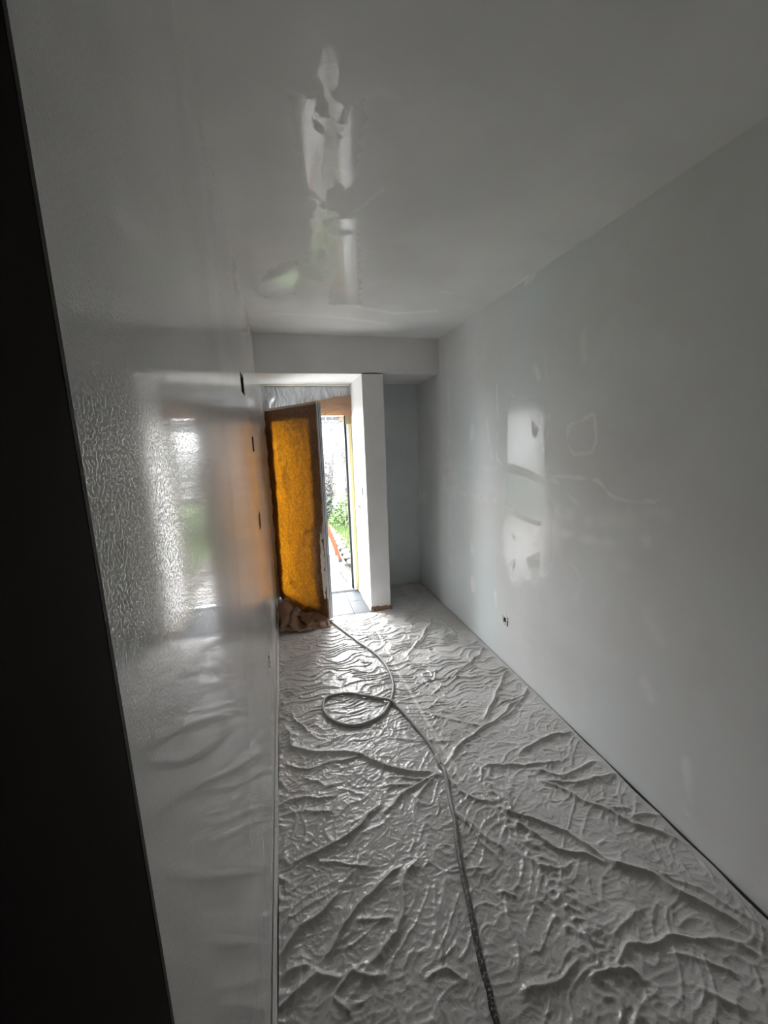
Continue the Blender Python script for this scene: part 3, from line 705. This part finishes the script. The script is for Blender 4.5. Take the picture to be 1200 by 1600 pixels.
# ================================================================ WALL BOXES
def elec_box(y0, y1, z0, z1, label):
    r = empty('electrical_box', (-.03, (y0+y1)/2, z0))
    d = .05; t = .003; mb = MB()
    mb.box((-d, y0, z0), (-d+t, y1, z1)).box((-d, y0, z0), (0, y0+t, z1)).box((-d, y1-t, z0), (0, y1, z1)).box((-d, y0, z0), (0, y1, z0+t)).box((-d, y0, z1-t), (0, y1, z1))
    at_parent(mb.build('box_body', M['box_grey']), r)
    for k in range(2):
        yy = y0+(y1-y0)*(.35+.3*k); zz = (z0+z1)/2
        at_parent(MB().tube([(-d+.003, yy, zz+.012), (-d+.02, yy+.006, zz), (-d+.03, yy-.004, zz-.015)], .0018, 6).build('wire', M['black_plastic']), r)
    return tag(r, label, 'electrical box', 'open wall boxes')
for h, lb in zip(BOXES_L, ('dark open switch box high on the glossy left wall', 'dark open switch box on the left wall, middle one of the three', 'dark open switch box on the left wall, lowest of the three')):
    elec_box(*h, lb)
# low socket hole with chipped plaster, left wall
r = empty('electrical_box', (-.02, 2.05, .45)); mb = MB()
mb.box((-.045, 2.02, .45), (-.042, 2.08, .51)).box((-.045, 2.018, .448), (0, 2.021, .512)).box((-.045, 2.079, .448), (0, 2.082, .512)).box((-.045, 2.018, .447), (0, 2.082, .451)).box((-.045, 2.018, .509), (0, 2.082, .513))
at_parent(mb.build('box_body', M['box_grey']), r)
for k in range(7):
    a = k*.9; bm = bmesh.new(); bmesh.ops.create_icosphere(bm, subdivisions=1, radius=.006+.004*random.random())
    for v in bm.verts: v.co = v.co*(1+.3*random.uniform(-1, 1))+Vector((.002, 2.05+.036*math.cos(a), .48+.036*math.sin(a)))
    me = bpy.data.meshes.new('plaster_crumb'); bm.to_mesh(me); bm.free(); at_parent(link('plaster_crumb', me, M['plaster']), r)
tag(r, 'small socket hole with chipped white plaster low on the left wall', 'electrical box', 'open wall boxes')
# right wall socket hole
r = empty('electrical_box', (W+.02, 2.355, .30)); y0, y1, z0, z1 = SOCK_R; d = .045; mb = MB()
mb.box((W+d-.003, y0, z0), (W+d, y1, z1)).box((W, y0-.003, z0-.003), (W+d, y0, z1+.003)).box((W, y1, z0-.003), (W+d, y1+.003, z1+.003)).box((W, y0, z0-.003), (W+d, y1, z0)).box((W, y0, z1), (W+d, y1, z1+.003))
at_parent(mb.build('box_body', M['box_grey']), r)
for k in range(16):
    a = 2*math.pi*k/16; rr = .022+.012*random.random()
    if k in (0, 1, 15): rr += .006
    bm = bmesh.new(); bmesh.ops.create_icosphere(bm, subdivisions=1, radius=.008+.007*random.random())
    for v in bm.verts: v.co = v.co*(1+.35*random.uniform(-1, 1)); v.co.x *= .6; v.co += Vector((W+.001, 2.355+rr*math.cos(a), .33+rr*math.sin(a)))
    me = bpy.data.meshes.new('plaster_crumb'); bm.to_mesh(me); bm.free(); at_parent(link('plaster_crumb', me, M['plaster']), r)
for k in range(3):
    yy = 2.345+.01*k; at_parent(MB().tube([(W+d-.004, yy, .345), (W+.015, yy+.004, .335), (W-.006, yy-.002, .322-.006*k)], .0022, 6).build('wire', M['black_plastic' if k != 1 else 'box_grey']), r)
at_parent(MB().box((W-.004, 2.318, .295), (W+.002, 2.324, .360)).build('mount_strap', M['box_grey']), r)
tag(r, 'open round socket hole with chipped plaster and wires on the right wall', 'electrical box', 'open wall boxes')
# latch remnant on the reveal
p = hit(563, 792, 0, XP1); r = empty('strike_plate', (XP1-.004, p[1], p[2]-.03))
vv = [(XP1-.005, p[1]+.095*math.cos(a)*(.6+.4*math.sin(3*a+1)), p[2]+.028*math.sin(a)*(.7+.3*math.cos(2*a))) for a in np.linspace(0, 2*math.pi, 14, endpoint=False)]
o = link('plate', mesh('plate', vv, [tuple(range(14))]), simple('ochre residue', (.055, .040, .014), .7)); o.modifiers.new('t', 'SOLIDIFY').thickness = .003; at_parent(o, r)
q = hit(567, 768, 0, XP1)
at_parent(MB().box((XP1-.004, q[1]-.022, q[2]-.035), (XP1-.0005, q[1]+.022, q[2]+.035)).build('slot', M['dark_gap']), r)
tag(r, 'torn brass coloured plate and slot on the white door reveal', 'strike plate')

# ================================================================ GARDEN
def tri_block(name, m, a, b, **k): return tag(MB().box(a, b).build(name, m, **k), kind='structure')
ground = tri_block('garden_ground', M['soil'], (-14, YOUT, -.5), (14, 34, ZG-.045))
lawn = tri_block('lawn', M['grass'], (.98, 4.6, -.4), (14, 13.5, ZG-.005))
lawn2 = tri_block('lawn_behind', M['grass'], (-14, 7.06, -.4), (.98, 13.5, ZG-.01))
path = tri_block('garden_path', simple('dark path bedding', (.014, .013, .012), .9), (-6, YOUT, -.3), (.95, 7.02, ZG-.03))
y = YOUT+.055; row = 0
pav = {}
while y < 6.95:
    dy = (.26, .14, .29, .31, .16, .2, .28)[row % 7]; x = -1.9+.13*(row % 3)
    while x < .93:
        dx = min((.42, .31, .52, .36)[(row*3+int((x+5)*7)) % 4], .94-x)
        if dx > .06:
            key = (round(dx, 2), dy)
            if key not in pav: pav[key] = MB().box((0, 0, -.03), (dx-.018, dy-.018, 0)).build('paver', M['paver'], path, bevel=.004).data; ob = [o for o in bpy.data.objects if o.data == pav[key]][0]
            else: ob = link('paver', pav[key], None, path)
            ob.location = (x, y, ZG+.002*random.uniform(-1, 1))
        x += dx
    y += dy; row += 1
# edging stones between path and lawn
for k in range(12):
    bm = bmesh.new(); bmesh.ops.create_icosphere(bm, subdivisions=2, radius=.075)
    for v in bm.verts:
        v.co *= 1+.25*float(noise(v.co.x*14+k*3, v.co.y*14+v.co.z*9, 400+k)); v.co.z *= .6; v.co.y *= 1.5
    me = bpy.data.meshes.new('edging_stone'); bm.to_mesh(me); bm.free()
    o = link('edging_stone', me, M['edge_stone']); o.location = (1.00+.02*random.uniform(-1, 1), 4.80+.275*k, ZG+.012); o.rotation_euler.z = random.uniform(-.4, .4)
    tag(o, 'rough grey edging stone in the row between garden path and lawn', 'stone', 'edging stones along the path')

def blades(name, m, spots, hmin, hmax, wd, label, cat, lean=.35):
    V = []; F = []
    for (x, y, z) in spots:
        a = random.uniform(0, 6.28); h = random.uniform(hmin, hmax); dx, dy = math.cos(a), math.sin(a); l = h*lean*random.uniform(.2, 1); n = len(V)
        V += [(x-dy*wd, y+dx*wd, z), (x+dy*wd, y-dx*wd, z), (x+dx*l*.4+dy*wd*.7, y+dy*l*.4-dx*wd*.7, z+h*.6), (x+dx*l*.4-dy*wd*.7, y+dy*l*.4+dx*wd*.7, z+h*.6), (x+dx*l, y+dy*l, z+h)]
        F += [(n, n+1, n+2, n+3), (n+3, n+2, n+4)]
    return tag(link(name, mesh(name, V, F), m), label, cat, kind='stuff')
sp = [(random.uniform(1.04, 3.4), random.uniform(4.75, 8.6), ZG) for _ in range(9000)]+[(random.uniform(-3, 1.6), random.uniform(7.1, 9.0), ZG) for _ in range(7000)]
blades('grass_blades', M['grass'], sp, .05, .13, .005, 'bright green grass growing on the lawn beside the path', 'grass')

def leaf_cloud(V, F, c, rad, n, size):
    for _ in range(n):
        d = Vector((random.gauss(0, 1), random.gauss(0, 1), random.gauss(0, 1))).normalized()*(random.random()**.4)
        p = Vector((c[0]+d.x*rad[0], c[1]+d.y*rad[1], c[2]+d.z*rad[2]))
        if p.z < ZG: p.z = ZG+random.random()*.05
        s = size*random.uniform(.6, 1.3)
        a = Vector((random.gauss(0, 1), random.gauss(0, 1), random.gauss(0, .6))).normalized(); b = a.orthogonal().normalized(); b.rotate(Matrix.Rotation(random.uniform(0, 6.28), 3, a)); k = len(V); c3 = a.cross(b)
        V += [tuple(p-a*s), tuple(p+b*s*.45+c3*s*.1), tuple(p+a*s), tuple(p-b*s*.45+c3*s*.1)]
        F += [(k, k+1, k+2), (k, k+2, k+3)]
def green_bush(x, y, rad, n, size, m, label, group):
    r = empty('green_bush', (x, y, ZG)); V = []; F = []
    leaf_cloud(V, F, (x, y, ZG+rad[2]*.8), rad, n, size); at_parent(link('foliage', mesh('foliage', V, F), M[m]), r)
    st = MB()
    for k in range(6):
        a = k*1.05; st.tube([(x, y, ZG-.02), (x+rad[0]*.35*math.cos(a), y+rad[1]*.35*math.sin(a), ZG+rad[2]*.8), (x+rad[0]*.6*math.cos(a), y+rad[1]*.6*math.sin(a), ZG+rad[2]*1.4)], [.012, .008, .003], 5)
    at_parent(st.build('stems', M['bark']), r); return tag(r, label, 'bush', group)
gb = 'low green bushes in the garden'
green_bush(1.45, 7.9, (.45, .4, .22), 1500, .035, 'leaf', 'bright low leafy bush spreading over the lawn beside the path end', gb)
green_bush(1.02, 8.5, (.22, .22, .30), 700, .035, 'leaf_dark', 'small dark green bush under the blossom shrubs', gb)
green_bush(2.15, 8.3, (.45, .4, .28), 1300, .035, 'leaf', 'taller yellow-green bush right of the low leafy bush', gb)
green_bush(1.52, 8.75, (.30, .2, .26), 700, .04, 'leaf', 'green bush growing among the bare blossom shrubs', gb)
green_bush(-2.4, 8.4, (.9, .6, .6), 2200, .045, 'leaf', 'broad green bush on the lawn left of the path', gb)
green_bush(-4.6, 8.9, (1.1, .7, .9), 2400, .05, 'leaf', 'large green bush at the far left of the lawn', gb)
green_bush(3.6, 8.8, (.9, .7, .9), 2200, .045, 'leaf', 'large green bush at the right of the lawn', gb)

def shrub(x, y, hgt, nst, spread, label, seed, leaves=0):
    rs = random.Random(seed); r = empty('blossom_shrub', (x, y, ZG)); st = MB(); V = []; F = []; V2 = []; F2 = []
    for k in range(nst):
        a = rs.uniform(0, 6.28); s = spread*math.sqrt(rs.random()); hh = hgt*rs.uniform(.6, 1.0); p = np.array([x+.12*spread*math.cos(a), y+.12*spread*math.sin(a), ZG-.02]); P = [p.copy()]
        n = 7
        for i in range(1, n+1):
            t = i/n; P.append(np.array([x+s*math.cos(a)*t**1.2+rs.gauss(0, .02), y+s*math.sin(a)*t**1.2+rs.gauss(0, .02), ZG+hh*t]))
        st.tube(P, [.008*(1-.8*i/n)+.0015 for i in range(n+1)], 5, cap=False)
        for i in range(2, n+1):
            for _ in range(3):
                b = rs.uniform(0, 6.28); L = rs.uniform(.08, .24); q = P[i]+np.array([L*math.cos(b), L*math.sin(b), L*rs.uniform(.3, 1.1)]); st.tube([P[i], .5*(P[i]+q)+[0, 0, -.01], q], [.003, .0022, .001], 4, cap=False)
                for _ in range(7):
                    c = P[i]+(q-P[i])*rs.random()+np.array([rs.gauss(0, .015) for _ in range(3)])
                    if c[2] > ZG+.35: 
                        leaf_cloud(V, F, c, (.014, .014, .014), 2, .016)
                if leaves:
                    leaf_cloud(V2, F2, q, (.04, .04, .04), leaves, .022)
    at_parent(st.build('branches', M['bark']), r); at_parent(link('blossoms', mesh('blossoms', V, F), M['blossom']), r)
    if V2: at_parent(link('foliage', mesh('foliage', V2, F2), M['leaf']), r)
    return tag(r, label, 'shrub', 'pale blossom shrubs in the garden')
shrub(1.18, 9.3, 1.65, 24, .28, 'bare twiggy shrub with pale blossom behind the dark bush', 1)
shrub(1.72, 9.35, 1.8, 24, .28, 'pale blossom shrub with some green leaves behind the taller bush', 2, 1)
shrub(.30, 9.5, 1.6, 14, .5, 'pale blossom shrub left of the dark bush', 3, 1)
shrub(2.75, 9.6, 1.8, 14, .55, 'pale blossom shrub at the right of the lawn', 4, 1)
shrub(-1.2, 9.6, 1.6, 12, .6, 'pale blossom shrub beyond the path on the left', 5, 1)
# sapling on the lawn
r = empty('sapling', (1.26, 7.45, ZG)); mb = MB().tube([(1.26, 7.45, ZG-.02), (1.265, 7.46, .3), (1.25, 7.45, .8), (1.27, 7.46, 1.3)], [.012, .010, .007, .003], 6)
for k in range(9):
    z = .45+.09*k; a = k*2.4; mb.tube([(1.255, 7.455, z), (1.255+.12*math.cos(a), 7.455+.12*math.sin(a), z+.12)], [.004, .0015], 4)
at_parent(mb.build('stem', M['bark']), r); V = []; F = []
for k in range(9):
    z = .45+.09*k; a = k*2.4; leaf_cloud(V, F, (1.255+.12*math.cos(a), 7.455+.12*math.sin(a), z+.12), (.05, .05, .05), 5, .02)
at_parent(link('leaves', mesh('leaves', V, F), M['leaf']), r); tag(r, 'thin bare stemmed sapling standing on the lawn', 'sapling')

# neighbouring house and rubble wall
hs = empty('neighbour_house', (0, 15, ZG))
at_parent(MB().box((-9, 15, -.5), (9, 19, 2.62)).build('wall', M['facade']), hs)
wx = 1.72
for k, (x0, x1, z0, z1) in enumerate(((1.62, 2.45, .9, 2.15), (-2.4, -1.4, .9, 2.15), (-5.2, -4.2, .9, 2.15), (4.4, 5.4, .9, 2.15))):
    f = MB().box((x0, 14.96, z0), (x0+.05, 15, z1)).box((x1-.05, 14.96, z0), (x1, 15, z1)).box((x0, 14.96, z0), (x1, 15, z0+.05)).box((x0, 14.96, z1-.05), (x1, 15, z1)).box(((x0+x1)/2-.025, 14.96, z0), ((x0+x1)/2+.025, 15, z1)).build('window', M['facade_trim'])
    at_parent(f, hs)
    pn = MB().box((x0+.05, 14.985, z0+.05), (x1-.05, 14.998, z1-.05)).build('pane', simple('reflecting pane', (.10, .105, .115), .15, .05)); child_world(pn, f)
# rubble band under the eaves, stone by stone
rs = random.Random(5)
z = 2.18
for rw in range(3):
    x = -3.0+.1*rw
    while x < 5:
        dx = rs.uniform(.16, .34)
        bm = bmesh.new(); bmesh.ops.create_cube(bm, size=1)
        for v in bm.verts: v.co = Vector((x+dx/2+v.co.x*(dx-.03)*rs.uniform(.8, 1.05), 14.97+v.co.y*.10*rs.uniform(.8, 1.3), z+.065+v.co.z*.115*rs.uniform(.75, 1.1)))
        me = bpy.data.meshes.new('stone'); bm.to_mesh(me); bm.free(); at_parent(link('stone', me, M['stone']), hs); x += dx
    z += .14
rf = MB()
rf.V += [(-9.3, 14.6, 2.62), (9.3, 14.6, 2.62), (9.3, 17, 4.0), (-9.3, 17, 4.0), (-9.3, 14.6, 2.70), (9.3, 14.6, 2.70), (9.3, 17, 4.1), (-9.3, 17, 4.1)]
rf.F += [(0, 3, 2, 1), (4, 5, 6, 7), (0, 1, 5, 4), (1, 2, 6, 5), (2, 3, 7, 6), (3, 0, 4, 7)]
at_parent(rf.build('roof', M['roof']), hs)
at_parent(MB().box((2.33, 14.86, 2.44), (2.75, 14.99, 2.60)).build('roof_tile_bit', M['roof']), hs)  # small orange bit of clay roof, added as a block below the eaves
tag(hs, 'white rendered house with a rubble stone band and clay roof beyond the garden', 'house')

# orange stepladder leaning open behind the door
r = empty('stepladder', (.5, 5.5, ZG)); fp = floor_pt(532, 878, ZG)
tp = hit(505, 804, 1, fp[1])
dv = (tp-fp)/(tp[2]-fp[2]); Y_ = fp[1]; HT = .62; TOP = 1.15
def rail(p0, p1, w1, w2, mat, nm):
    p0 = Vector(p0); p1 = Vector(p1); ax = (p1-p0); L = ax.length; ax.normalize(); sd = Vector((0, 1, 0)); up = ax.cross(sd).normalized()
    Mx = Matrix((( *up, 0), (*sd, 0), (*ax, 0), (0, 0, 0, 1))).transposed(); Mx.translation = p0
    return at_parent(MB().box((-w1, -w2, 0), (w1, w2, L), Mx).build(nm, mat, bevel=.003), r)
ends = []
for yy in (0, .38):
    a = fp+np.array([0, yy, .03]); b = fp+dv*HT+np.array([0, yy, 0]); c = fp+dv*TOP+np.array([0, yy*.8+.03*(yy == 0), 0])
    rail(a, b, .022, .02, M['ladder_orange'], 'leg'); rail(b, c, .012, .014, M['ladder_yellow'], 'upper_rail')
    at_parent(MB().box((a[0]-.028, a[1]-.026, ZG), (a[0]+.026, a[1]+.026, ZG+.05)).build('foot', M['black_plastic'], bevel=.005), r)
    at_parent(MB().box((b[0]-.024, b[1]-.024, b[2]-.02), (b[0]+.024, b[1]+.024, b[2]+.02)).build('joint', M['black_plastic'], bevel=.004), r)
    d = np.array([2*c[0]-a[0], a[1], a[2]]); e = np.array([2*c[0]-b[0], b[1], b[2]])
    rail(d, e, .022, .02, M['ladder_orange'], 'leg'); rail(e, c, .012, .014, M['ladder_yellow'], 'upper_rail')
    at_parent(MB().box((d[0]-.026, d[1]-.026, ZG), (d[0]+.028, d[1]+.026, ZG+.05)).build('foot', M['black_plastic'], bevel=.005), r); ends.append((a, b, c, d))
for t in (.45, .7, .9):
    a, b, c, d = ends[0]; q = d+(c-d)*t; at_parent(MB().box((q[0]-.04, q[1]-.0, q[2]-.012), (q[0]+.04, q[1]+.38, q[2]+.012)).build('step', M['aluminium'], bevel=.003), r)
a, b, c, d = ends[0]; at_parent(MB().box((c[0]-.07, c[1]-.02, c[2]-.01), (c[0]+.07, c[1]+.36, c[2]+.02)).build('top_plate', M['black_plastic'], bevel=.004), r)
tag(r, 'orange legged stepladder with black feet on the garden path behind the door', 'stepladder')
